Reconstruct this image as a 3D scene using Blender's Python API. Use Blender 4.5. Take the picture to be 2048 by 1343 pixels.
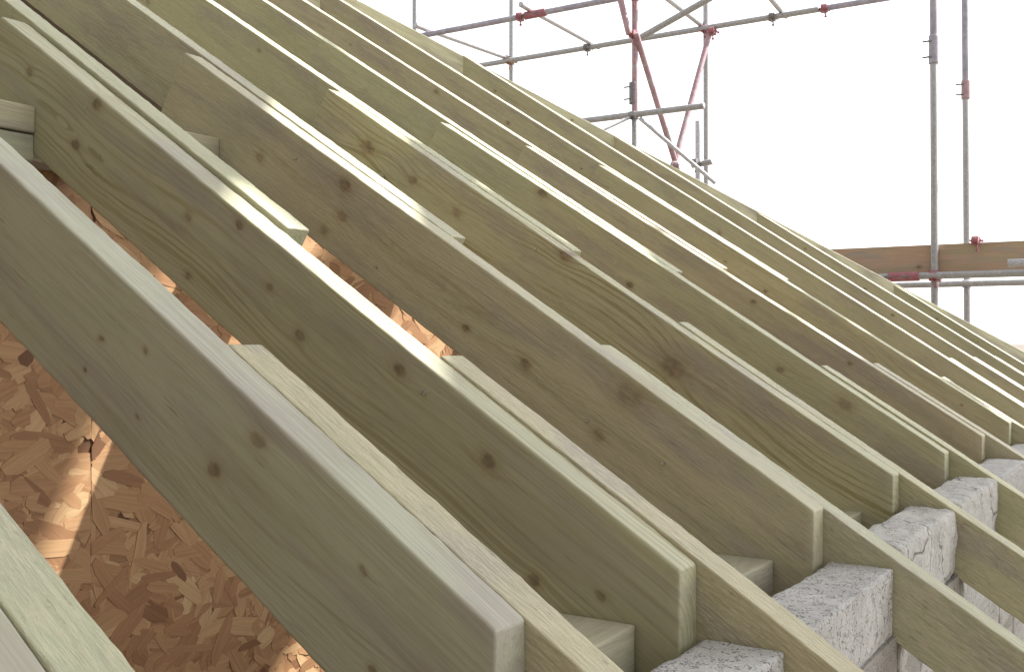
import bpy, bmesh, math, random
from mathutils import Vector, Matrix, noise

for o in list(bpy.data.objects):
    bpy.data.objects.remove(o, do_unlink=True)
S = bpy.context.scene
C = S.collection
R = math.radians

# ------------------------------------------------------------------ camera (at the origin, on the eaves scaffold, eye level = 0)
cam = bpy.data.cameras.new('camera')
cam.sensor_width = 36.0
cam.lens = 2136.08 / 2048 * 36
cam.clip_start, cam.clip_end = 0.02, 3000
camo = bpy.data.objects.new('camera', cam)
C.objects.link(camo)
Rv, Uv, Fv = Vector((.84156, .54016, .00236)), Vector((0, -.00436, .99999)), Vector((-.54016, .84155, .00367))
m = Matrix.Identity(4)
for i in range(3):
    m[i][0], m[i][1], m[i][2] = Rv[i], Uv[i], -Fv[i]
camo.matrix_world = m
S.camera = camo

# ------------------------------------------------------------------ light: hazy bright daylight, sun ahead on the right, over the eaves
TO_SUN = Vector((.45, .50, .74)).normalized()
SUN_EL = math.asin(TO_SUN.z)
SUN_AZ = math.atan2(TO_SUN.x, TO_SUN.y)
W = bpy.data.worlds.new('World')
S.world = W
W.use_nodes = True
wn, wl = W.node_tree.nodes, W.node_tree.links
bg = wn['Background']
sky = wn.new('ShaderNodeTexSky')
sky.sky_type = 'NISHITA'
sky.sun_disc = False
sky.sun_elevation = SUN_EL
sky.sun_rotation = SUN_AZ
sky.air_density, sky.dust_density, sky.ozone_density = 1.0, 1.6, .6
hs = wn.new('ShaderNodeHueSaturation')
hs.inputs['Saturation'].default_value = .12
wl.new(sky.outputs[0], hs.inputs['Color'])
wl.new(hs.outputs[0], bg.inputs[0])
bg.inputs[1].default_value = .14
sl = bpy.data.lights.new('sun', 'SUN')
sl.energy, sl.angle, sl.color = 4.2, R(.6), (1, .97, .92)
so = bpy.data.objects.new('sun', sl)
C.objects.link(so)
so.rotation_euler = (-TO_SUN).to_track_quat('-Z', 'Y').to_euler()
so.location = TO_SUN * 30
vs = S.view_settings
vs.view_transform, vs.look, vs.gamma, vs.exposure = 'Standard', 'None', 1.0, 1.4
S.render.engine = 'CYCLES'
S.cycles.max_bounces, S.cycles.diffuse_bounces, S.cycles.glossy_bounces = 5, 4, 2
S.render.resolution_x, S.render.resolution_y = 1024, 671

# ------------------------------------------------------------------ geometry constants, metres
TH = .5661476                      # roof pitch
CT, ST, TT = math.cos(TH), math.sin(TH), math.tan(TH)
XE, ZE = -.489, -.2575             # where a rafter's upper edge meets the cut at the wall head
T, D = .049, .163                  # timber thickness and depth
zl = lambda X: ZE + TT * (XE - X)  # roof plane

# ------------------------------------------------------------------ helpers
def tag(o, label=None, cat=None, group=None, kind=None):
    for k, v in (('label', label), ('category', cat), ('group', group), ('kind', kind)):
        if v:
            o[k] = v
    return o

def empty(name, loc=(0, 0, 0)):
    o = bpy.data.objects.new(name, None)
    o.empty_display_size = .05
    C.objects.link(o)
    o.location = loc
    return o

def link(name, me, mat=None, parent=None, loc=None):
    o = bpy.data.objects.new(name, me)
    C.objects.link(o)
    if mat is not None and not me.materials:
        me.materials.append(mat)
    if parent:
        o.parent = parent
    if loc is not None:
        o.location = loc
    return o

def mesh(name, vs_, fs, smooth=False):
    me = bpy.data.meshes.new(name)
    me.from_pydata([tuple(v) for v in vs_], [], fs)
    me.update()
    if smooth:
        me.polygons.foreach_set('use_smooth', [True] * len(me.polygons))
    return me

class G:
    """tiny node-graph builder"""
    def __init__(s, name):
        s.m = bpy.data.materials.new(name)
        s.m.use_nodes = True
        s.t = s.m.node_tree
        s.b = s.t.nodes['Principled BSDF']
    def set(s, inp, v):
        if isinstance(v, bpy.types.NodeSocket):
            s.t.links.new(v, inp)
        else:
            inp.default_value = v
    def n(s, typ, ins=None, out=0, **kw):
        nd = s.t.nodes.new(typ)
        for k, v in kw.items():
            setattr(nd, k, v)
        for k, v in (ins or {}).items():
            s.set(nd.inputs[k], v)
        return nd.outputs[out]
    def mt(s, op, a, b=0.0, c=0.0):
        return s.n('ShaderNodeMath', {0: a, 1: b, 2: c}, operation=op)
    def vm(s, op, a, b=(0, 0, 0)):
        return s.n('ShaderNodeVectorMath', {0: a, 1: b}, out=1 if op in ('LENGTH', 'DISTANCE') else 0, operation=op)
    def noise(s, v, scale, detail=3.0, rough=.5, dist=0.0, out=0):
        return s.n('ShaderNodeTexNoise', {'Vector': v, 'Scale': scale, 'Detail': detail, 'Roughness': rough, 'Distortion': dist}, out=out)
    def ss(s, v, a, b, lo=0.0, hi=1.0):
        return s.n('ShaderNodeMapRange', {0: v, 1: a, 2: b, 3: lo, 4: hi}, interpolation_type='SMOOTHSTEP')
    def mix(s, f, a, b, blend='MIX'):
        nd = s.t.nodes.new('ShaderNodeMix')
        nd.data_type = 'RGBA'
        nd.blend_type = blend
        s.set(nd.inputs[0], f)
        s.set(nd.inputs[6], a if isinstance(a, bpy.types.NodeSocket) else (*a, 1))
        s.set(nd.inputs[7], b if isinstance(b, bpy.types.NodeSocket) else (*b, 1))
        return nd.outputs[2]
    def bump(s, h, strength, dist=.001, normal=None):
        i = {'Strength': strength, 'Distance': dist, 'Height': h}
        if normal is not None:
            i['Normal'] = normal
        return s.n('ShaderNodeBump', i)
    def done(s, col, rough=.7, normal=None, spec=.35, metal=0.0):
        s.set(s.b.inputs['Base Color'], col)
        s.set(s.b.inputs['Roughness'], rough)
        s.set(s.b.inputs['Specular IOR Level'], spec)
        s.set(s.b.inputs['Metallic'], metal)
        if normal is not None:
            s.set(s.b.inputs['Normal'], normal)
        return s.m

# ------------------------------------------------------------------ materials
def timber(name, seed, knots=(), tint=(1, 1, 1), sawn=0.0, ring=.0075, contrast=.5, pith=None, green=.5, cover=.5):
    """treated softwood in board space: x along the board, y thickness, z depth. Growth rings round a wandering pith, bent round knots."""
    rnd = random.Random(seed)
    g = G(name)
    P = g.n('ShaderNodeTexCoord', out=3)
    sx = rnd.uniform(0, 60)
    Ps = g.vm('ADD', P, (sx, sx * .37, 0))
    xyz = g.t.nodes.new('ShaderNodeSeparateXYZ')
    g.set(xyz.inputs[0], P)
    x, y, z = xyz.outputs
    py, pz = pith or (rnd.choice([-1, 1]) * rnd.uniform(.012, .05) + .025, rnd.uniform(-.12, -.03))
    lowv = g.vm('MULTIPLY', Ps, (1, 0, 0))
    w1 = g.n('ShaderNodeTexNoise', {'Vector': lowv, 'Scale': 1.5, 'Detail': 1.0}, out=1)
    sw = g.t.nodes.new('ShaderNodeSeparateXYZ')
    g.set(sw.inputs[0], w1)
    dy = g.mt('ADD', g.mt('SUBTRACT', y, py), g.mt('MULTIPLY', g.mt('SUBTRACT', sw.outputs[0], .5), .10))
    dz = g.mt('ADD', g.mt('SUBTRACT', z, pz), g.mt('MULTIPLY', g.mt('SUBTRACT', sw.outputs[1], .5), .16))
    rr = g.mt('SQRT', g.mt('ADD', g.mt('MULTIPLY', dy, dy), g.mt('MULTIPLY', dz, dz)))
    wob = g.noise(g.vm('MULTIPLY', Ps, (2.2, 9, 9)), 1.0, 2.0)
    rr = g.mt('ADD', rr, g.mt('MULTIPLY', wob, .022))
    Pk = g.vm('ADD', g.vm('MULTIPLY', P, (.72, 0, 1)), g.vm('SCALE', g.vm('SUBTRACT', g.noise(g.vm('MULTIPLY', Ps, (1, 1, 1)), 55, 2.0, out=1), (.5, .5, .5))))
    g.t.nodes[-2].inputs['Scale'].default_value = .006 if 'Scale' in g.t.nodes[-2].inputs else 0
    for nd in g.t.nodes:
        if nd.type == 'VECT_MATH' and nd.operation == 'SCALE':
            nd.inputs['Scale'].default_value = .009
    kmask = khalo = None
    big = any(k_[2] > .018 for k_ in knots)
    for kx, kz, kr in knots:
        d = g.mt('DIVIDE', g.vm('DISTANCE', Pk, (kx * .72, 0, kz)), kr)
        e = g.mt('EXPONENT', g.mt('MULTIPLY', g.mt('MULTIPLY', d, d), -.16))
        rr = g.mt('ADD', rr, g.mt('MULTIPLY', e, kr * .75))
        soft = (.45, 1.15) if kr > .01 else (.6, 1.2)
        mk = g.mt('MULTIPLY', g.ss(d, soft[0], soft[1], 1, 0), rnd.uniform(.5, .95))
        hl = g.ss(d, .8, 2.4, 1, 0)
        kmask = mk if kmask is None else g.mt('MAXIMUM', kmask, mk)
        khalo = hl if khalo is None else g.mt('MAXIMUM', khalo, hl)
    rw = g.n('ShaderNodeTexNoise', {'W': g.mt('MULTIPLY', rr, 1.0), 'Scale': 45.0, 'Detail': 1.0}, noise_dimensions='1D')
    rr = g.mt('ADD', rr, g.mt('MULTIPLY', rw, .028))
    sn = g.mt('SINE', g.mt('MULTIPLY', rr, 2 * math.pi / ring))
    late = g.ss(sn, .1, 1.0)
    late = g.mt('MULTIPLY', late, g.ss(g.noise(g.vm('MULTIPLY', Ps, (1.5, 14, 40)), 1.0, 3.0, .6), .3, .65, .25, 1))
    rmask = g.ss(g.noise(g.vm('MULTIPLY', Ps, (1.1, 5, 7)), 1.3, 2.0), .68 - .42 * cover, .92 - .42 * cover, .06, 1)
    ev = (.405 * tint[0], .392 * tint[1], .278 * tint[2])
    lv = (.272 * tint[0], .246 * tint[1], .13 * tint[2])
    col = g.mix(g.mt('MULTIPLY', g.mt('MULTIPLY', late, rmask), contrast), ev, lv)
    gm = g.ss(g.noise(g.vm('MULTIPLY', Ps, (1.6, 3, 7)), 1.7, 3.0), .45, .72, 0, green)
    col = g.mix(gm, col, g.mix(.6, col, (.235, .275, .165)))
    pm = g.ss(g.noise(g.vm('MULTIPLY', g.vm('ADD', Ps, (9, 4, 2)), (2.0, 3, 10)), 1.5, 3.0), .47, .68, 0, .75)
    col = g.mix(pm, col, (.305, .28, .24))
    pm2 = g.ss(g.noise(g.vm('MULTIPLY', g.vm('ADD', Ps, (19, 7, 5)), (1.3, 2, 9)), 1.3, 3.0), .5, .7, 0, .5)
    col = g.mix(pm2, col, (.31, .305, .19))
    fib = g.noise(g.vm('MULTIPLY', Ps, (7, 260, 260)), 1.0, 3.0, .6)
    strk = g.noise(g.vm('MULTIPLY', g.vm('ADD', Ps, (5, 2, 3)), (2.6, 50, 60)), 1.0, 4.0, .65)
    col = g.mix(g.ss(strk, .48, .72, 0, .38), col, g.mix(.5, col, (.13, .11, .065)))
    col = g.mix(g.ss(strk, .44, .28, 0, .25), col, (.47, .44, .33))
    col = g.mix(g.ss(fib, .35, .8, 0, .42), col, g.mix(.55, col, (.12, .10, .06)))
    dirt = g.noise(g.vm('MULTIPLY', Ps, (14, 30, 30)), 1.0, 5.0, .65)
    col = g.mix(g.ss(dirt, .58, .78, 0, .35), col, (.20, .18, .12))
    chk = g.noise(g.vm('MULTIPLY', g.vm('ADD', Ps, (3, 1, 7)), (11, 130, 170)), 1.0, 2.0, .5)
    chk = g.mt('MULTIPLY', g.ss(chk, .70, .78), g.ss(g.noise(g.vm('MULTIPLY', Ps, (3, 9, 9)), 1.0, 2.0), .5, .62))
    col = g.mix(g.mt('MULTIPLY', chk, .6), col, (.11, .09, .05))
    if kmask is not None:
        col = g.mix(g.mt('MULTIPLY', khalo, .28), col, (.24, .18, .085))
        kr_ = g.ss(g.noise(Ps, 90, 2.0), .35, .7)
        col = g.mix(g.mt('MULTIPLY', kmask, .82), col, g.mix(kr_, (.078, .056, .03), (.175, .13, .07) if not big else (.25, .15, .085)))
    h = g.mt('ADD', g.mt('MULTIPLY', fib, .5), g.mt('MULTIPLY', late, .18))
    nrm = g.bump(g.mt('ADD', h, g.mt('MULTIPLY', strk, .8)), .4, .0014)
    if sawn:
        fuzz = g.noise(g.vm('MULTIPLY', Ps, (38, 260, 260)), 1.0, 5.0, .72)
        nrm = g.bump(fuzz, min(1.0, sawn), .003, nrm)
        col = g.mix(g.ss(fuzz, .42, .66, 0, min(.9, .5 * sawn)), col, (.58, .53, .37))
        spk = g.noise(g.vm('MULTIPLY', Ps, (40, 150, 150)), 1.0, 4.0, .65)
        col = g.mix(g.ss(spk, .60, .70, 0, min(.85, .5 * sawn)), col, (.15, .125, .07))
    return g.done(col, g.ss(fib, .2, .8, .42, .66) if not sawn else g.ss(fib, .2, .8, .5, .72), nrm, .5)

def m_concrete(name, base, pits=1.0, seed=0, crack=0.0):
    g = G(name)
    P = g.vm('ADD', g.n('ShaderNodeTexCoord', out=3), (seed * 3.1, seed * 1.7, 0))
    oi = g.n('ShaderNodeObjectInfo', out=5)
    P = g.vm('ADD', P, g.n('ShaderNodeCombineXYZ', {0: g.mt('MULTIPLY', oi, 31.0), 1: g.mt('MULTIPLY', oi, 17.0)}))
    a = g.noise(P, 9, 5, .6)
    b = g.noise(P, 190, 4, .65)
    col = g.mix(g.ss(a, .35, .7), tuple(c * .86 for c in base), tuple(c * 1.1 for c in base))
    col = g.mix(g.ss(b, .3, .75, 0, .5), col, tuple(c * 1.35 for c in base))
    v = g.n('ShaderNodeTexVoronoi', {'Vector': g.vm('ADD', P, g.vm('MULTIPLY', g.noise(P, 60, 2, out=1), (.012, .012, .012))), 'Scale': 230})
    hole = g.mt('MULTIPLY', g.ss(v, .2, .45, 1, 0), g.ss(g.noise(P, 60, 3), .44, .58))
    col = g.mix(g.mt('MULTIPLY', hole, .6 * pits), col, tuple(c * .3 for c in base))
    h = g.mt('SUBTRACT', g.mt('MULTIPLY', b, .6), g.mt('MULTIPLY', hole, 1.3 * pits))
    if crack:
        cv = g.n('ShaderNodeTexVoronoi', {'Vector': g.vm('ADD', P, g.vm('MULTIPLY', g.noise(P, 12, 3, out=1), (.09, .09, .09))), 'Scale': 7}, feature='DISTANCE_TO_EDGE')
        ck = g.mt('MULTIPLY', g.ss(cv, .004, .022, 1, 0), g.ss(g.noise(P, 6, 2), .47, .6))
        col = g.mix(g.mt('MULTIPLY', ck, crack), col, tuple(c * .25 for c in base))
        h = g.mt('SUBTRACT', h, g.mt('MULTIPLY', ck, 1.5))
    return g.done(col, .92, g.bump(h, .9, .005), .2)

def m_flake():
    g = G('osb_strand')
    at = g.n('ShaderNodeAttribute', out=2, attribute_name='tone')
    uv = g.n('ShaderNodeUVMap', uv_map='grain')
    gr = g.noise(g.vm('MULTIPLY', uv, (5, 190, 0)), 1.0, 4, .65)
    gr2 = g.noise(g.vm('MULTIPLY', uv, (22, 60, 0)), 1.0, 3, .6)
    rp = g.t.nodes.new('ShaderNodeValToRGB')
    e = rp.color_ramp.elements
    e[0].position, e[0].color = 0.0, (.11, .05, .024, 1)
    e[1].position, e[1].color = 1.0, (.56, .39, .21, 1)
    for p, c_ in ((.22, (.215, .105, .05, 1)), (.5, (.36, .195, .095, 1)), (.78, (.46, .285, .145, 1))):
        q = e.new(p)
        q.color = c_
    g.set(rp.inputs[0], at)
    col = rp.outputs[0]
    col = g.mix(g.ss(gr, .35, .75, 0, .5), col, g.mix(.6, col, (.10, .045, .018)))
    col = g.mix(g.ss(gr2, .55, .8, 0, .4), col, (.44, .26, .14))
    return g.done(col, g.ss(gr, .2, .8, .5, .75), g.bump(gr, .35, .0015), .35)

def m_plain(name, col, rough=.6, metal=0.0, spot=None, sc=40, bump=.15):
    g = G(name)
    P = g.n('ShaderNodeTexCoord', out=3)
    a = g.noise(P, sc, 5, .6)
    c_ = g.mix(g.ss(a, .3, .72), tuple(x * .78 for x in col), tuple(min(1, x * 1.15) for x in col))
    if spot:
        c_ = g.mix(g.ss(g.noise(P, sc * .35, 4, .6), .5, .64, 0, .85), c_, spot)
    return g.done(c_, g.ss(a, .2, .8, rough - .12, min(1, rough + .15)), g.bump(a, bump, .001), .4, metal)

M_osbcore = m_plain('osb_core', (.13, .062, .028), .8)
M_flake = m_flake()
M_conc = m_concrete('aerated_block', (.43, .422, .405), .75)
M_conc2 = m_concrete('mortared_block', (.44, .43, .405), .4, 3, .45)
M_mortar = m_concrete('mortar', (.30, .285, .265), .5, 7, .5)
M_galv = m_plain('galvanised_tube', (.38, .38, .385), .5, .35, None, 60)
M_galvpale = m_plain('pale_galvanised_tube', (.52, .52, .54), .5, .3, None, 60)
M_purple = m_plain('violet_painted_tube', (.34, .325, .385), .5, .1, (.40, .39, .41), 30)
M_redtube = m_plain('red_painted_tube', (.38, .25, .275), .5, .1, (.38, .36, .365), 26)  # tube and coupler reds paled to mimic glare from the sky
M_red = m_plain('red_coupler', (.34, .125, .15), .55, .15, (.33, .21, .22), 60)
M_rust = m_plain('rusty_coupler', (.30, .17, .10), .7, .2, (.36, .28, .16), 70)
M_steel = m_plain('grey_coupler', (.20, .19, .195), .5, .4, None, 70)
M_board = timber('scaffold_board_wood', 901, [(.4, -.05, .012), (1.3, -.15, .014), (2.2, -.09, .01)], (1.12, .80, .80), 0, .02, .5)
M_nail = m_plain('nail_steel', (.55, .54, .5), .35, .8)
M_ground = m_plain('bare_soil', (.15, .125, .095), .95, 0, (.22, .20, .17), 2.5, .6)
M_floor = m_plain('attic_deck', (.19, .155, .115), .9, 0, None, 8)

# ------------------------------------------------------------------ sawn timber boards
def ring_profile(t, d, r, seg=3):
    pts = []
    cs = ((t - r, -r, 0), (t - r, -d + r, -90), (r, -d + r, -180), (r, -r, -270))
    for i, (cy, cz, a0) in enumerate(cs):
        for k in range(seg + 1):
            a = R(90 + a0 - 90 * k / seg)
            pts.append((cy + r * math.cos(a), cz + r * math.sin(a)))
        ny, nz, a1 = cs[(i + 1) % 4]
        p, q = Vector(pts[-1]), Vector((ny + r * math.cos(R(90 + a1)), nz + r * math.sin(R(90 + a1))))
        e = min(.0025, (q - p).length * .1) / max(1e-6, (q - p).length)
        for f in (e, .33, .67, 1 - e):
            pts.append(tuple(p.lerp(q, f)))
    return pts

def board_mesh(name, l0, l1, t=T, d=D, e0='square', e1='square', r=.004, seed=0, bow=.0015, jit=.0004, step=.014, pitch=TH):
    """board along local x from l0 to l1; y 0..t; z -d..0. 'plumb' ends are cut vertical when the board lies at the roof pitch."""
    prof = ring_profile(t, d, r)
    n = len(prof)
    L = l1 - l0
    k = max(4, int(L / step))
    xs = [(l0, .0022), (l0 + .0008, .0008)] + [(l0 + .003 + (L - .006) * i / k, 0) for i in range(k + 1)] + [(l1 - .0008, .0008), (l1, .0022)]
    v, f = [], []
    tt = math.tan(pitch)
    for j, (x, ins) in enumerate(xs):
        u = (x - l0) / L
        sh = bow * math.sin(u * math.pi * 1.3 + seed)
        shz = bow * .8 * math.sin(u * math.pi * 1.7 + seed * 2.1)
        for (py, pz) in prof:
            y = t / 2 + (py - t / 2) * (1 - 2 * ins / t)
            z = -d / 2 + (pz + d / 2) * (1 - 2 * ins / d)
            xx = x
            if e1 == 'plumb' and u > .5:
                w = max(0, (x - (l1 - .12)) / .12)
                xx += -z * tt * min(1, w)
            if e0 == 'plumb' and u < .5:
                w = max(0, ((l0 + .12) - x) / .12)
                xx += -z * tt * min(1, w)
            q = noise.noise(Vector((x * 26 + seed * 7, y * 90, z * 30)))
            q2 = noise.noise(Vector((x * 90 + seed * 3, y * 160, z * 90)))
            dn = jit * (q * 1.3 + q2)
            y2 = y + dn * (1 if y > t / 2 else -1) + sh
            z2 = z + dn * (1 if z > -d / 2 else -1) + shz
            v.append((xx, y2, z2))
    m_ = len(xs)
    for j in range(m_ - 1):
        for i in range(n):
            a, b = j * n + i, j * n + (i + 1) % n
            f.append((a, b, b + n, a + n))
    f.append(tuple(range(n - 1, -1, -1)))
    f.append(tuple((m_ - 1) * n + i for i in range(n)))
    me = mesh(name, v, f, True)
    me.polygons[-1].use_smooth = me.polygons[-2].use_smooth = False
    bm = bmesh.new()
    bm.from_mesh(me)
    bmesh.ops.recalc_face_normals(bm, faces=bm.faces)
    bm.to_mesh(me)
    bm.free()
    return me

def rand_knots(rnd, l0, l1, n):
    return [(rnd.uniform(l0 + .03, l1 - .03), rnd.uniform(-.15, -.012), rnd.choice((.004, .006, .006, .008, .010, .013))) for _ in range(n)]

KN = {
 1: [(-.335, -.028, .008), (-.37, -.089, .0077), (-.528, -.045, .0033), (-.604, -.119, .0034), (-.499, -.112, .0027), (-.598, -.074, .0045), (-.16, -.05, .004), (-.1, -.12, .005)],
 2: [(-1.219, -.013, .0115), (-1.234, -.095, .0092), (-1.418, -.047, .007), (-.924, -.061, .0061), (-.718, -.063, .0065), (-.631, -.089, .0078), (-.454, -.031, .0106), (-.276, -.05, .0113), (-.144, -.133, .0073), (-.062, -.089, .0053), (-.82, -.017, .0074), (-.876, -.136, .0061)],
 3: [(-1.097, -.028, .0159), (-1.072, -.084, .012), (-1.097, -.131, .0101), (-1.338, -.091, .0085), (-.696, -.111, .0074), (-.552, -.096, .0107), (-.352, -.028, .0218), (-.363, -.117, .0111)],
 4: [(-1.507, -.068, .0207), (-1.332, -.07, .0125), (-.851, -.007, .0159), (-.492, -.077, .0237), (-1.171, -.073, .0097)],
 5: [(-1.278, -.01, .0151), (-.429, -.052, .0075), (-.249, -.035, .0149), (-.9, -.09, .009)],
}
TINT = {0: (.98, 1.01, .97), 1: (.91, .94, .97), 2: (.96, .97, .9), 3: (1.03, 1.0, .95), 4: (1.05, 1.04, .9), 5: (1.03, 1.06, .95), 6: (1.06, 1.0, .95), 7: (1.03, 1.02, .92), 8: (1.02, 1.02, .95), 9: (1.06, 1.02, 1.0), 10: (1.03, 1.03, 1.0), 11: (1.03, 1.03, 1.0), 12: (1.0, 1.03, 1.0)}
YK = {0: .343, 1: .76}
YK.update({k: 1.11 + .5 * (k - 2) for k in range(2, 13)})
F_START = {0: -1.93, 1: -1.95, 2: -1.80, 3: -1.903, 4: -1.936, 5: -1.937, 6: -1.945, 7: -1.93}
F_END = {0: -.45, 1: -.504}
U_END = {0: -1.2, 1: -1.5, 2: -1.15, 3: -1.205, 4: -1.222, 5: -1.185, 6: -1.25, 7: -1.22}
L_START = {0: -1.35, 1: -.886, 2: -.859, 3: -.886, 4: -.956, 5: -.793, 6: -.79, 7: -.70, 8: -.77, 9: -.769, 10: -.768, 11: -.66, 12: -.62}
HIPX = lambda Y: -2.919 + 1.08 * (Y - 4.11)          # plan line of the hip
LAB = {
 0: 'pale green doubled rafter cut off by the bottom left corner',
 1: 'second rafter from the bottom left, its cut end at the bottom edge',
 2: 'third rafter from the bottom left, a dark gap between its two upper boards',
 3: 'fourth rafter from the bottom left, with a big brown knot below its sunlit edge',
 4: 'fifth rafter from the bottom left, with swirling cathedral grain on its face',
 5: 'sixth rafter from the bottom left, its cut end behind the first rounded mortared block',
 6: 'seventh rafter from the bottom left, dark upper board with a rounded lapped end below it',
 7: 'eighth rafter from the bottom left, the last lapped one before the rafters meet the hip',
 8: 'longest of the five short rafters that start at the pale hip board',
 9: 'second longest of the five short rafters that start at the pale hip board',
 10: 'middle one of the five short rafters that start at the pale hip board',
 11: 'second shortest of the short rafters at the hip, starting in front of the brown board',
 12: 'shortest rafter at the hip, farthest back at the right edge',
}
LX = lambda X: (X - XE) / CT      # world X of an upper edge -> board x

def put(me, name, mat, parent, Yb, zoff=0, yaw=0, tilt=0, pivot=0.0, extra=Matrix.Identity(4)):
    """place a board-space mesh on the roof plane; parent sits at (XE, Y, ZE)"""
    o = link(name, me, mat, parent)
    n_ = Vector((ST, 0, CT))
    rot = Matrix.Rotation(yaw, 4, 'Z') @ Matrix.Rotation(TH + tilt, 4, 'Y')
    base = Matrix.Translation(Vector((0, Yb, 0)) + n_ * zoff)
    pv = Matrix.Translation(Vector((pivot * CT, 0, -pivot * ST)))
    o.matrix_local = base @ pv @ rot @ Matrix.Translation((-pivot, 0, 0)) @ extra
    return o

NAIL = None
def nail_mesh():
    global NAIL
    if NAIL is None:
        bm = bmesh.new()
        bmesh.ops.create_cone(bm, cap_ends=True, segments=8, radius1=.0032, radius2=.0026, depth=.003)
        NAIL = bpy.data.meshes.new('nail')
        bm.to_mesh(NAIL)
        bm.free()
        NAIL.materials.append(M_nail)
    return NAIL

for k in range(13):
    rnd = random.Random(500 + k)
    fz, ft = (0, 0) if k < 7 else ((.006, .004) if k == 7 else (.012, .013))
    rf = empty('rafter', (XE, YK[k], ZE + fz))
    tag(rf, LAB[k], 'rafter', 'lapped timber rafters of the roof slope')
    xs = F_START.get(k)
    if xs is None:
        xs = HIPX(YK[k]) - .02
    xe = F_END.get(k, XE)
    near = k < 4
    st = .012 if near else (.018 if k < 8 else .03)
    a, b = LX(xs), LX(xe)
    kn = KN.get(k) or rand_knots(rnd, a, b, 4)
    mt_ = timber('middle_board_wood', 10 + k, kn, TINT[k], 0 if k < 3 else .35, {2: .009, 4: .013}.get(k, .0085), {1: .7, 2: .9, 3: .65, 4: 1.35}.get(k, .6), {4: (.004, -.085), 2: (-.02, -.06)}.get(k), .32, {1: .45, 2: .75, 3: .4, 4: 1.0, 5: .6}.get(k, .45))
    me = board_mesh('middle_board', a, b, e0='square' if k < 8 else 'plumb', e1='plumb', r=.003 if k < 3 else .0025, seed=k * 1.7, step=st, jit=.00055)
    mid = put(me, 'middle_board', mt_, rf, 0, tilt=ft)
    # lower board, lapped on the far side, runs out over the wall
    a, b = LX(L_START[k]), LX(.22)
    mt_ = timber('lower_board_wood', 40 + k, [(.32, -.06, .006), (.34, -.1, .007), (.1, -.05, .005)] if k == 4 else rand_knots(rnd, a, b, 2), (1.08, 1.02, .92) if k in (1, 2) else tuple(c * rnd.uniform(.97, 1.05) for c in TINT[k]), .62 if k > 4 else (1.0 if k in (1, 2) else .8), .0075, .7 if k in (3, 4) else .5, None, .15 if k in (1, 2) else .3)
    me = board_mesh('lower_board', a, b, d=.104, e0='square', e1='plumb', r=.002, seed=k * 2.3 + 1, step=st, jit=.0006)
    put(me, 'lower_board', mt_, rf, T + .0006, zoff={2: .003, 5: .003, 6: .003, 7: .002}.get(k, rnd.uniform(-.002, .003)), tilt=ft)
    # upper board, lapped on the far side, runs up to the ridge
    if k < 8:
        a, b = LX(max(-4.4, HIPX(YK[k]) + .05) if k > 6 else -4.4), LX(U_END[k])
        mt_ = timber('upper_board_wood', 70 + k, rand_knots(rnd, a, b, 6), tuple(c * rnd.uniform(.95, 1.02) for c in TINT[k]), .45, .0085, .5, None, .3)
        me = board_mesh('upper_board', a, b, e0='square', e1='square', r=.0025 if k < 3 else .0018, seed=k * 3.1 + 2, step=st, jit=.0006)
        put(me, 'upper_board', mt_, rf, T + (.0045 if k == 2 else .0015), zoff={2: .007, 5: .003, 6: .003, 7: .002}.get(k, .002), pivot=b if k < 7 else 0, yaw=0 if k == 7 else (-.0035 if k == 2 else -.001), tilt=ft)
    for i in range(4 if 1 < k < 7 else 0):
        xx, zz = (rnd.uniform(-.42, -.08) if i < 2 else rnd.uniform(-1.25, -.9)), rnd.uniform(-.13, -.03)
        no = link('nail', nail_mesh(), None, mid)
        no.matrix_local = Matrix.Translation((xx, -.0008, zz)) @ Matrix.Rotation(R(90), 4, 'X')

# ------------------------------------------------------------------ hip board
hy0, hy1 = 2.6, 6.72
hl = (hy1 - hy0) * math.hypot(1, 1.08)
hp = math.atan(.473)
hip = empty('hip_rafter', (HIPX(hy1), hy1, 1.340 - .6965 * (hy1 - 4.11)))
tag(hip, 'pale hip board running diagonally behind the tops of the short far rafters', 'rafter')
me = board_mesh('hip_board', -hl / math.cos(hp), 0, t=.047, d=.25, e1='plumb', r=.002, seed=9, step=.03, pitch=hp)
o = link('hip_board', me, timber('hip_wood', 333, rand_knots(random.Random(3), -hl, 0, 12), (1.55, 1.58, 1.6), .3, .008, .3), hip)  # tint raised to stand in for skylight on the hip's near face
o.matrix_local = Matrix.Rotation(math.atan2(1, 1.08), 4, 'Z') @ Matrix.Rotation(hp, 4, 'Y')
# hips carry a strip of packing that shows as a second piece
# ------------------------------------------------------------------ short blockings between the rafters
def box_timber(name, loc, dx, dy, dz, seed, label, group, tint=(1, 1, 1), rz=0):
    """timber running along world Y (board x -> Y)"""
    me = board_mesh(name, 0, dy, t=dx, d=dz, r=.003, seed=seed, step=.03, bow=.0006)
    o = link(name, me, timber('blocking_wood', 600 + seed, [(dy * .5, -dz * .4, .007)], tint, .25, .007, .5))
    o.matrix_world = Matrix.Translation(loc) @ Matrix.Rotation(rz, 4, 'Z') @ Matrix.Rotation(R(90), 4, 'Z')
    return tag(o, label, 'timber block', group)

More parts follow.
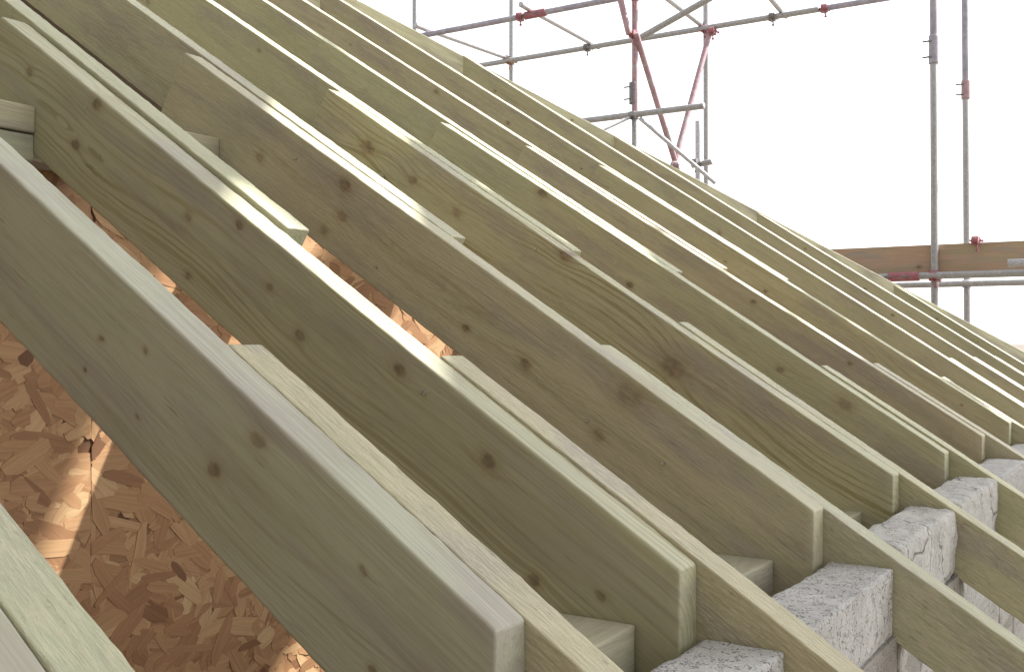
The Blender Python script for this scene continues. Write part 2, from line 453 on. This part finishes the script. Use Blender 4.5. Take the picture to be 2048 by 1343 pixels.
def gap(k):
    return YK[k] + 2 * T + .0045, YK[k + 1] - .0015
ordl = {1: 'between the second and third rafters', 2: 'between the third and fourth rafters', 3: 'between the fourth and fifth rafters', 0: 'in the bottom left gap between the two nearest rafters'}
for k in range(0, 4):
    y0, y1 = gap(k)
    xo, zt = {1: (-.542, -.326), 2: (-.551, -.338)}.get(k, (-.547, -.33))
    if k:
        box_timber('wall_head_blocking', (xo, y0, zt), .10, y1 - y0, .12, 3 + k, 'timber block at the wall head ' + ordl[k], 'blocks at the wall head', (1.05, 1.03, 1.05))
    xo, zt = {1: (-1.693, .402), 2: (-1.789, .437), 3: (-1.74, .42)}.get(k, (-1.70, .405))
    if k:
        box_timber('knee_wall_plate', (xo, y0, zt), .095, y1 - y0, .047, 13 + k, 'upper of two plates over the strand board ' + ordl[k], 'short plates over the strand board', (1.12, 1.08, 1.05))
        box_timber('knee_wall_plate', (xo - .003, y0, zt - .049), .095, y1 - y0, .047, 23 + k, 'lower of two plates over the strand board ' + ordl[k], 'short plates over the strand board', (.95, 1.02, 1.0))

# ------------------------------------------------------------------ strand board knee wall
XO = -1.70
def flake_mesh(y0, y1, z0, z1, n, seed):
    rnd = random.Random(seed)
    v, f, tone, uvs = [], [], [], []
    for i in range(n):
        cy, cz = rnd.uniform(y0, y1), rnd.uniform(z0, z1)
        q = i / n
        L = rnd.uniform(.05, .15) * (1.2 - .45 * q)
        w = rnd.uniform(.018, .055) * (1.15 - .45 * q)
        a = rnd.gauss(0, .75)
        ca, sa = math.cos(a), math.sin(a)
        h = .0008 + .0030 * q + rnd.uniform(0, .0004)
        tu, tv = rnd.gauss(0, .006), rnd.gauss(0, .014)
        top = []
        N = 5
        jag = [rnd.uniform(-.35, .35) for _ in range(8)]
        prof = [(-.5 + .08 * jag[0], -.25), (-.5 + .12 * jag[1], .2), (-.3 + .1 * jag[2], .46), (.05, .5 + .2 * jag[3]), (.36 + .1 * jag[4], .42), (.5 + .12 * jag[5], .1), (.48 + .1 * jag[6], -.28), (.15, -.5 + .15 * jag[7]), (-.28, -.46)]
        cu = rnd.gauss(0, .5)
        t_ = min(1, max(0, rnd.gauss(.57, .155)))
        uo = rnd.uniform(0, 50)
        b0 = len(v)
        pts = []
        for pu, pv_ in prof:
            uu, vv = pu * L, (pv_ + cu * (pu * pu - .1)) * w
            Y_ = min(y1, max(y0, cy + uu * ca - vv * sa))
            Z_ = min(z1, max(z0, cz + uu * sa + vv * ca))
            pts.append((Y_, Z_, h + tu * uu + tv * vv, uu, vv))
        for (Y_, Z_, hh, _, _) in pts:
            v.append((max(.0003, hh), Y_, Z_))
        for (Y_, Z_, hh, _, _) in pts:
            v.append((max(.0003, hh) - .0016, Y_, Z_))
        np_ = len(pts)
        f.append(tuple(b0 + j for j in range(np_)))
        lo = [(p[3] + uo, p[4]) for p in pts]
        uvs += lo
        for j in range(np_):
            k2 = (j + 1) % np_
            f.append((b0 + k2, b0 + j, b0 + np_ + j, b0 + np_ + k2))
            uvs += [lo[k2], lo[j], lo[j], lo[k2]]
        tone += [t_] * (2 * np_)
    me = mesh('strands', v, f)
    at = me.attributes.new('tone', 'FLOAT', 'POINT')
    at.data.foreach_set('value', tone)
    ul = me.uv_layers.new(name='grain')
    ul.data.foreach_set('uv', [c for p in uvs for c in p])
    me.materials.append(M_flake)
    return me

seams = [-.02, 1.225, 2.445, 3.665, 4.885]
slab = {0: 'nearest strand board sheet behind the rafters, left of the upright seam', 1: 'strand board sheet right of the upright seam, behind the second rafter', 2: 'third strand board sheet of the knee wall, hidden deeper behind the rafters', 3: 'farthest strand board sheet of the knee wall'}
for i in range(3):
    y0, y1, z0, z1 = seams[i] + .0005, seams[i + 1] - .0005, -1.15, .295
    sh = empty('strand_board', (XO, y0, z0))
    tag(sh, slab[i], 'strand board', 'sheets of the knee wall')
    bm = bmesh.new()
    bmesh.ops.create_cube(bm, size=1)
    bmesh.ops.scale(bm, vec=(.011, y1 - y0, z1 - z0), verts=bm.verts)
    bmesh.ops.translate(bm, vec=(-.0055, (y1 - y0) / 2, (z1 - z0) / 2), verts=bm.verts)
    me = bpy.data.meshes.new('core')
    bm.to_mesh(me)
    bm.free()
    link('core', me, M_osbcore, sh)
    o = link('strands', flake_mesh(0, y1 - y0, 0, z1 - z0, (3800, 3800, 1500)[i], 77 + i), None, sh)
    o['kind'] = 'stuff'

# ------------------------------------------------------------------ block wall
def rough_block(name, dx, dy, dz, cell, amp, rnd_, seed):
    """block with origin at its base centre, faces gridded and roughened"""
    bm = bmesh.new()
    dims = (dx, dy, dz)
    def face(ax, s):
        o1, o2 = [a for a in range(3) if a != ax]
        n1, n2 = max(2, round(dims[o1] / cell)), max(2, round(dims[o2] / cell))
        gr = []
        for i in range(n1 + 1):
            row = []
            for j in range(n2 + 1):
                p = [0, 0, 0]
                p[ax] = s * dims[ax] / 2
                p[o1] = (i / n1 - .5) * dims[o1]
                p[o2] = (j / n2 - .5) * dims[o2]
                row.append(bm.verts.new(p))
            gr.append(row)
        for i in range(n1):
            for j in range(n2):
                q = (gr[i][j], gr[i + 1][j], gr[i + 1][j + 1], gr[i][j + 1])
                bm.faces.new(q if (s > 0) == (ax != 1) else q[::-1])
    for ax in range(3):
        face(ax, 1)
        face(ax, -1)
    bmesh.ops.remove_doubles(bm, verts=bm.verts, dist=1e-5)
    half = Vector(dims) / 2
    for v in bm.verts:
        p = v.co.copy()
        inn = Vector([max(-h + rnd_, min(h - rnd_, c)) for c, h in zip(p, half)])
        dv = p - inn
        if dv.length > 1e-9:
            dv = dv.normalized()
        p = inn + dv * rnd_ if (p - inn).length > 1e-9 else p
        s_ = Vector((seed * 3.7, seed, 0))
        q = noise.noise(p * 9 + s_) * amp * 1.6 + noise.noise(p * 34 + s_) * amp + noise.noise(p * 110 + s_) * amp * .55
        v.co = p + (dv if dv.length else Vector((0, 0, 1))) * q + Vector((0, 0, half.z))
    bmesh.ops.recalc_face_normals(bm, faces=bm.faces)
    me = bpy.data.meshes.new(name)
    bm.to_mesh(me)
    bm.free()
    me.polygons.foreach_set('use_smooth', [True] * len(me.polygons))
    return me

XW = -.4285                        # wall centre line
wall = empty('block_wall', (XW, 0, -4.4))
tag(wall, 'grey concrete block wall under the overhanging rafter ends', 'wall')
def wput(name, me, mat, Yc, Zb, dxo=0, rz=0, tx=0):
    o = link(name, me, mat, wall, (dxo, Yc, Zb + 4.4))
    o.rotation_euler = (tx, 0, rz)
    return o
# infill blocks between the rafters
zt = {0: -.345, 1: -.343, 2: -.341, 3: -.318, 4: -.312, 5: -.318, 6: -.318}
for k in range(0, 11):
    y0, y1 = YK[k] + 2 * T + .004, YK[k + 1] + T - .003
    top = zt.get(k, -.325)
    rounded = k in (3, 4)
    me = rough_block('infill_block', .094, y1 - y0, top + .443, .005 if k < 5 else .012, (.0014 if not rounded else .003), (.0025 if not rounded else .014), k + 1)
    wput('infill_block', me, M_conc2 if rounded else M_conc, (y0 + y1) / 2, -.443, -.002, 0)
for k in range(0, 12):             # mortar packed under each lower board
    me = rough_block('mortar_packing', .09, .056, .07, .008, .003, .006, 80 + k)
    wput('mortar_packing', me, M_mortar, YK[k] + 1.5 * T, -.447, -.004)
# full courses below
hb, lb = .205, .43
bmesh_ = [rough_block('block', .1, lb, hb, .014, .0022, .006, 40 + i) for i in range(3)]
for c_ in range(5):
    zb = -.452 - (c_ + 1) * (hb + .010) + .004
    off = (c_ % 2) * .22
    for j in range(15):
        yc = .1 + off + j * (lb + .012) + .1
        if yc > 6.4:
            continue
        o = wput('block', bmesh_[(c_ * 5 + j * 2) % 3], M_conc, yc, zb, random.Random(c_ * 40 + j).uniform(-.003, .004))
bm = bmesh.new()
bmesh.ops.create_cube(bm, size=1)
bmesh.ops.scale(bm, vec=(.097, 6.9, 3.95), verts=bm.verts)
bmesh.ops.subdivide_edges(bm, edges=bm.edges, cuts=20, use_grid_fill=True)
me = bpy.data.meshes.new('mortar')
bm.to_mesh(me)
bm.free()
wput('mortar', me, M_mortar, 3.2, -2.4175)
# ------------------------------------------------------------------ setting: attic deck, ground
def slab_obj(name, x0, x1, y0, y1, z0, z1, mat):
    v = [(x, y, z) for x in (x0, x1) for y in (y0, y1) for z in (z0, z1)]
    f = [(0, 1, 3, 2), (4, 6, 7, 5), (0, 4, 5, 1), (2, 3, 7, 6), (0, 2, 6, 4), (1, 5, 7, 3)]
    o = link(name, mesh(name, v, f), mat)
    o['kind'] = 'structure'
    return o
def sheet(name, a, b, y0, y1, t, mat):
    """sloping sheet between (x, z) points a and b"""
    v = [(x, y, z + dz) for (x, z) in (a, b) for y in (y0, y1) for dz in (0, t)]
    f = [(0, 1, 3, 2), (4, 6, 7, 5), (0, 4, 5, 1), (2, 3, 7, 6), (0, 2, 6, 4), (1, 5, 7, 3)]
    return link(name, mesh(name, v, f), mat)
M_felt = m_plain('brown_sarking', (.085, .066, .05), .9, 0, None, 9, .4)
o = sheet('sarking', (-4.47, zl(-4.45)), (-8.5, zl(-4.45) - 4.03 * TT), -3, 4.7, .02, M_felt)
tag(o, 'dark sarking closing the far roof slope behind the upper rafters', 'roof sheet')
M_shadewall = m_plain('shade_wall_render', (.20, .175, .15), .9, 0, None, 5, .5)
v = [(x, y, z) for x in (-9, 7) for y in (-2.9, -2.6) for z in (-4.4, 7.5)]
o = link('shade_wall', mesh('shade_wall', v, [(0, 1, 3, 2), (4, 6, 7, 5), (0, 4, 5, 1), (2, 3, 7, 6), (0, 2, 6, 4), (1, 5, 7, 3)]), M_shadewall)  # added unseen wall, keeps skylight off the rafters' near faces
tag(o, 'added unseen wall behind the photographer that darkens the near rafter faces', 'wall')
slab_obj('attic_floor', -8, -.48, -3, 6.5, -1.35, -1.2, M_floor)
g_ = link('ground', mesh('ground', [(-1500, -1500, -4.4), (1500, -1500, -4.4), (1500, 1500, -4.4), (-1500, 1500, -4.4)], [(0, 1, 2, 3)]), M_ground)
g_['kind'] = 'structure'

# ------------------------------------------------------------------ scaffold round the far end of the roof
YF, YR = 7.6, 8.79
RT = .0242
scaf = empty('scaffold', (-3.7, YF, -4.4))
tag(scaf, 'tube and coupler scaffold against the white sky behind the roof', 'scaffold')
ORG = Vector((-3.7, YF, -4.4))
def tube(name, p0, p1, mat, r=RT, hollow=False):
    p0, p1 = Vector(p0), Vector(p1)
    d = p1 - p0
    n = 18
    L = d.length
    v, f = [], []
    prof = [(r, 0), (r, L)] if not hollow else [(r * .84, L), (r * .84, 0), (r, 0), (r, L)]
    k = 12
    rows = []
    if hollow:
        rows = prof
    else:
        rows = [(r * .97, 0)] + [(r, .002 + (L - .004) * i / k) for i in range(k + 1)] + [(r * .97, L)]
    for (rr, x) in rows:
        wv = .0012 * math.sin(x * 2.3 + p0.x * 5)
        for i in range(n):
            a = 2 * math.pi * i / n
            v.append((rr * math.cos(a) + wv, rr * math.sin(a), x))
    for j in range(len(rows) - 1):
        for i in range(n):
            f.append((j * n + i, j * n + (i + 1) % n, (j + 1) * n + (i + 1) % n, (j + 1) * n + i))
    if not hollow:
        f.append(tuple(range(n - 1, -1, -1)))
        f.append(tuple((len(rows) - 1) * n + i for i in range(n)))
    o = link(name, mesh(name, v, f, True), mat, scaf)
    o.matrix_local = Matrix.Translation(p0 - ORG) @ d.to_track_quat('Z', 'Y').to_matrix().to_4x4()
    return o

def coupler_mesh(name):
    """double coupler: one collar on the upright (z), one on the ledger (x), with flap bolts and nuts"""
    bm = bmesh.new()
    def cyl(r, l, mat_):
        bmesh.ops.create_cone(bm, cap_ends=True, segments=14, radius1=r, radius2=r, depth=l, matrix=mat_)
    cyl(.034, .058, Matrix.Identity(4))
    cyl(.034, .052, Matrix.Translation((0, -.052, 0)) @ Matrix.Rotation(R(90), 4, 'Y'))
    bmesh.ops.create_cube(bm, size=1, matrix=Matrix.Translation((0, -.026, 0)) @ Matrix.Diagonal((.05, .04, .045, 1)))
    for sx, pz in ((1, .0), (-1, 0)):
        cyl(.0065, .085, Matrix.Translation((sx * .040, .0, pz)) @ Matrix.Rotation(R(90), 4, 'X'))
        cyl(.012, .014, Matrix.Translation((sx * .040, .040, pz)) @ Matrix.Rotation(R(90), 4, 'X'))
    cyl(.0065, .085, Matrix.Translation((0, -.052, -.040)) @ Matrix.Rotation(R(90), 4, 'X'))
    cyl(.0065, .06, Matrix.Translation((.016, -.062, -.058)))
    cyl(.012, .014, Matrix.Translation((.016, -.062, -.088)))
    me = bpy.data.meshes.new(name)
    bm.to_mesh(me)
    bm.free()
    return me
CPL = {}
def coupler(p, mat, rz=0, sc=.88, name='coupler'):
    if mat.name not in CPL:
        CPL[mat.name] = coupler_mesh('coupler')
        CPL[mat.name].materials.append(mat)
    o = link(name, CPL[mat.name], None, scaf, Vector(p) - ORG)
    o.rotation_euler = (0, 0, rz)
    o.scale = (sc, sc, sc)
    return o
def sleeve(p0, p1, mat):
    o = tube('sleeve_coupler', p0, p1, mat, .0325)
    d = (Vector(p1) - Vector(p0))
    for f_ in (.22, .78):
        b = Vector(p0) + d * f_ + Vector((-.02, -.03, 0))
        bo = tube('bolt', b + Vector((-.045, 0, 0)), b + Vector((.012, 0, 0)), M_steel, .006)
        mw = Matrix.Translation(b + Vector((-.045, 0, 0)) - Vector(p0)) @ Vector((1, 0, 0)).to_track_quat('Z', 'Y').to_matrix().to_4x4()
        bo.parent = o
        bo.matrix_local = d.to_track_quat('Z', 'Y').to_matrix().to_4x4().inverted() @ mw
    return o

ZL1, ZL2, ZL3 = 2.70, 1.765, .437
# standards
tube('standard', (-5.923, YF, -4.4), (-5.923, YF, 5.5), M_galv)
tube('standard', (-3.732, YF, -4.4), (-3.732, YF, 1.77), M_galv)
tube('standard', (-3.732, YF, 1.771), (-3.732, YF, 5.5), M_redtube)
tube('standard', (-1.468, YF, -4.4), (-1.500, YF, 1.95), M_galv)
tube('standard', (-1.500, YF, 1.951), (-1.515, YF, 5.5), M_purple)
tube('standard', (-5.655, YR, -4.4), (-5.655, YR, 5.5), M_galv)
tube('standard', (-3.60, YR, -4.4), (-3.64, YR, 5.5), M_galv)
tube('standard', (-1.455, YR, -4.4), (-1.502, YR, 1.93), M_galv)
tube('standard', (-1.502, YR, 1.931), (-1.53, YR, 5.5), M_purple)
# ledgers
tube('ledger', (-6.6, YF - .052, ZL1), (-3.55, YF - .052, ZL1), M_purple)
tube('ledger', (-6.9, YR - .052, ZL1 + .02), (-2.62, YR - .052, ZL1 + .02), M_galv)
tube('ledger', (-2.60, YR - .052, ZL1 + .02), (.4, YR - .052, ZL1 + .02), M_purple)
tube('ledger', (-5.2, YF - .052, ZL2), (-3.13, YF - .052, ZL2), M_galv)
tube('ledger', (-4.4, YF - .052, ZL3), (2.2, YF - .052, ZL3), M_galv)
tube('ledger', (-4.4, YR - .052, ZL3), (2.2, YR - .052, ZL3), M_galv)
# transoms
for xf, xr in ((-5.75, -5.70), (-4.66, -4.77), (-3.55, -3.68), (-2.79, -2.96)):
    tube('transom', (xf - .01, YF - .2, ZL1 + .05), (xr, YR + .15, ZL1 + .07), M_galvpale)
# braces
tube('brace', (-3.70, YF - .05, 2.40), (-3.648, 8.2, 1.463), M_redtube)
tube('brace', (-3.648, 8.2, 1.463), (-3.62, 8.75, .75), M_galv)
tube('brace', (-3.565, YR - .05, 2.70), (-3.655, 8.18, 1.46), M_redtube)
tube('brace', (-3.655, 8.18, 1.46), (-3.72, 7.68, .45), M_galv)
tube('brace', (-3.66, YF - .06, 1.73), (-3.10, YF + .1, 1.20), M_galvpale, .016)
tube('brace', (-3.646, YF - .06, 2.36), (-2.60, YF - .06, 2.74), M_galv)
tube('brace', (-3.74, YF - .09, 2.39), (-3.93, YF - .09, 3.1), M_redtube)
tube('brace', (-3.75, YF - .06, 1.745), (-3.92, YF - .3, 1.6), M_galvpale, .014)
tube('puncheon', (-3.453, 8.2, 1.80), (-3.448, 8.2, .6), M_galvpale)
tube('puncheon', (-3.505, 8.2, 1.44), (-3.33, 8.2, 1.455), M_galv)
tube('brace', (-7.0, YF - .1, 3.6), (-6.45, YF - .1, 2.95), M_galv)
# couplers
for p, mt_, rz in (((-3.732, YF, 2.40), M_red, 0), ((-3.732, YF, ZL2), M_steel, 0), ((-5.655, YR, ZL1 + .02), M_rust, 0), ((-3.63, YR, ZL1 + .02), M_red, 0),
                   ((-4.78, YF - .03, ZL1), M_red, .3), ((-4.79, YR - .03, ZL1 + .02), M_steel, .2), ((-3.02, YR - .03, ZL1 + .02), M_steel, .2), ((-2.58, YR - .03, ZL1 + .02), M_red, .2),
                   ((-3.545, YR - .04, ZL1 - .02), M_red, .1), ((-1.49, YF, ZL3), M_red, 0), ((-1.49, YR, ZL3), M_purple, 0), ((-5.9, YF, ZL1), M_steel, 0), ((-3.66, 8.19, 1.45), M_redtube, .6), ((-3.732, YF, ZL1), M_red, 0), ((-3.45, 8.17, 1.45), M_steel, 0)):
    coupler(p, mt_, rz)
coupler((-1.49, YF - .01, ZL3), M_red, math.pi, 1.15)
sleeve((-3.745, YF - .004, 1.86), (-3.745, YF - .004, 2.03), M_steel)
sleeve((-1.501, YF, 1.87), (-1.501, YF, 2.06), M_purple)
sleeve((-1.502, YR, 1.86), (-1.502, YR, 2.0), M_redtube)
sleeve((-4.72, YF - .054, ZL1), (-4.52, YF - .054, ZL1), M_red)
sleeve((-1.78, YF - .055, ZL3 - .002), (-1.58, YF - .055, ZL3 - .002), M_red)
tube('transom', (-1.015, 7.42, .495), (.9, 7.42, .515), M_galvpale, RT, True)
# toe board clipped inside the uprights
me = board_mesh('toe_board', 0, 4.3, t=.038, d=.205, r=.002, seed=5, step=.06)
tb = link('toe_board', me, M_board)
tb.location = (-2.9, YF + .03, .652)
tag(tb, 'brown wooden toe board on edge behind the right hand scaffold uprights', 'scaffold board')
coupler((-1.235, YF + .02, .665), M_red, 0, .8, 'board_clip')

# ------------------------------------------------------------------ added unseen boards above the camera, shaping sun and shade on the near rafters
ZB = 3.6
def over(X, Y, Z=3.6):
    """where the ray from roof point (X, Y) to the sun crosses height Z"""
    p = Vector((X, Y, zl(X)))
    return p + TO_SUN * ((Z - p.z) / TO_SUN.z)

def cpt(c, Y):
    return over(c - .85 * (Y - 1.13), Y)
ed = (cpt(-.84, 2.3) - cpt(-.84, .3))
ed.z = 0
ed.normalize()
nr = Vector((ed.y, -ed.x, 0))      # across the boards, away from the ridge
OB = timber('shade_board_wood', 950, [(.5, -.01, .01), (1.9, -.02, .012)], (.9, .85, .85), .4, .01, .4)
OM = {}
def overhead(p0, L, up=0):
    """225 mm board lying flat, one long edge from p0 along ed, spread towards nr"""
    if L not in OM:
        OM[L] = board_mesh('shade_board', 0, L, t=.222, d=.038, r=.003, seed=L, step=.1)
    o = link('shade_board', OM[L], OB)
    ang = math.atan2(ed.y, ed.x)
    o.matrix_world = Matrix.Translation(p0 + Vector((0, 0, up))) @ Matrix.Rotation(ang, 4, 'Z') @ Matrix.Translation((0, -.222, 0))
    tag(o, 'added unseen board overhead that shades the near rafters', 'scaffold board', 'added shade boards')
    return o
a0 = cpt(-.84, -.9)
for i in range(14):
    overhead(a0 + nr * (.226 * i), (4.1 if i < 4 else 5.2 if i < 8 else 6.0) - .222 * i)
b0 = cpt(-1.26, -.9)
for i in range(6):
    overhead(b0 - nr * (.226 * (i + 1)), 4.0)
for i in range(3):                 # added short boards shading the near end of the gap
    g0 = cpt(-1.26, -.9) - nr * .12
    overhead(g0 + nr * (.226 * i), (2.55, 2.35, 2.15)[i], .04)
ed = Vector((1.386, .429, 0)).normalized()   # added unseen boards across the gap, trimming the sun on the strand board
nr = Vector((ed.y, -ed.x, 0))
for y_, u_ in ((1.335, .04), (1.465, .08)):
    overhead(over(-2.1, y_) - nr * .11, 2.6, u_)
lift = empty('scaffold', (.75, -1.2, -4.4))  # added unseen supports under the shading boards
tag(lift, 'eaves scaffold on the photographer\'s side carrying the overhead boards', 'scaffold')
SC0, ORG0 = scaf, ORG
scaf, ORG = lift, Vector((.75, -1.2, -4.4))
for yy in (1.0, 4.4):
    tube('transom', (-1.6, yy, ZB - .038 - RT - .002), (3.4, yy, ZB - .038 - RT - .002), M_galv)
    for xx in (1.6, 3.2):
        tube('standard', (xx, yy + .052, -4.4), (xx, yy + .052, ZB + .45), M_galv)
        coupler((xx, yy + .052, ZB - .07), M_steel)
scaf, ORG = SC0, ORG0
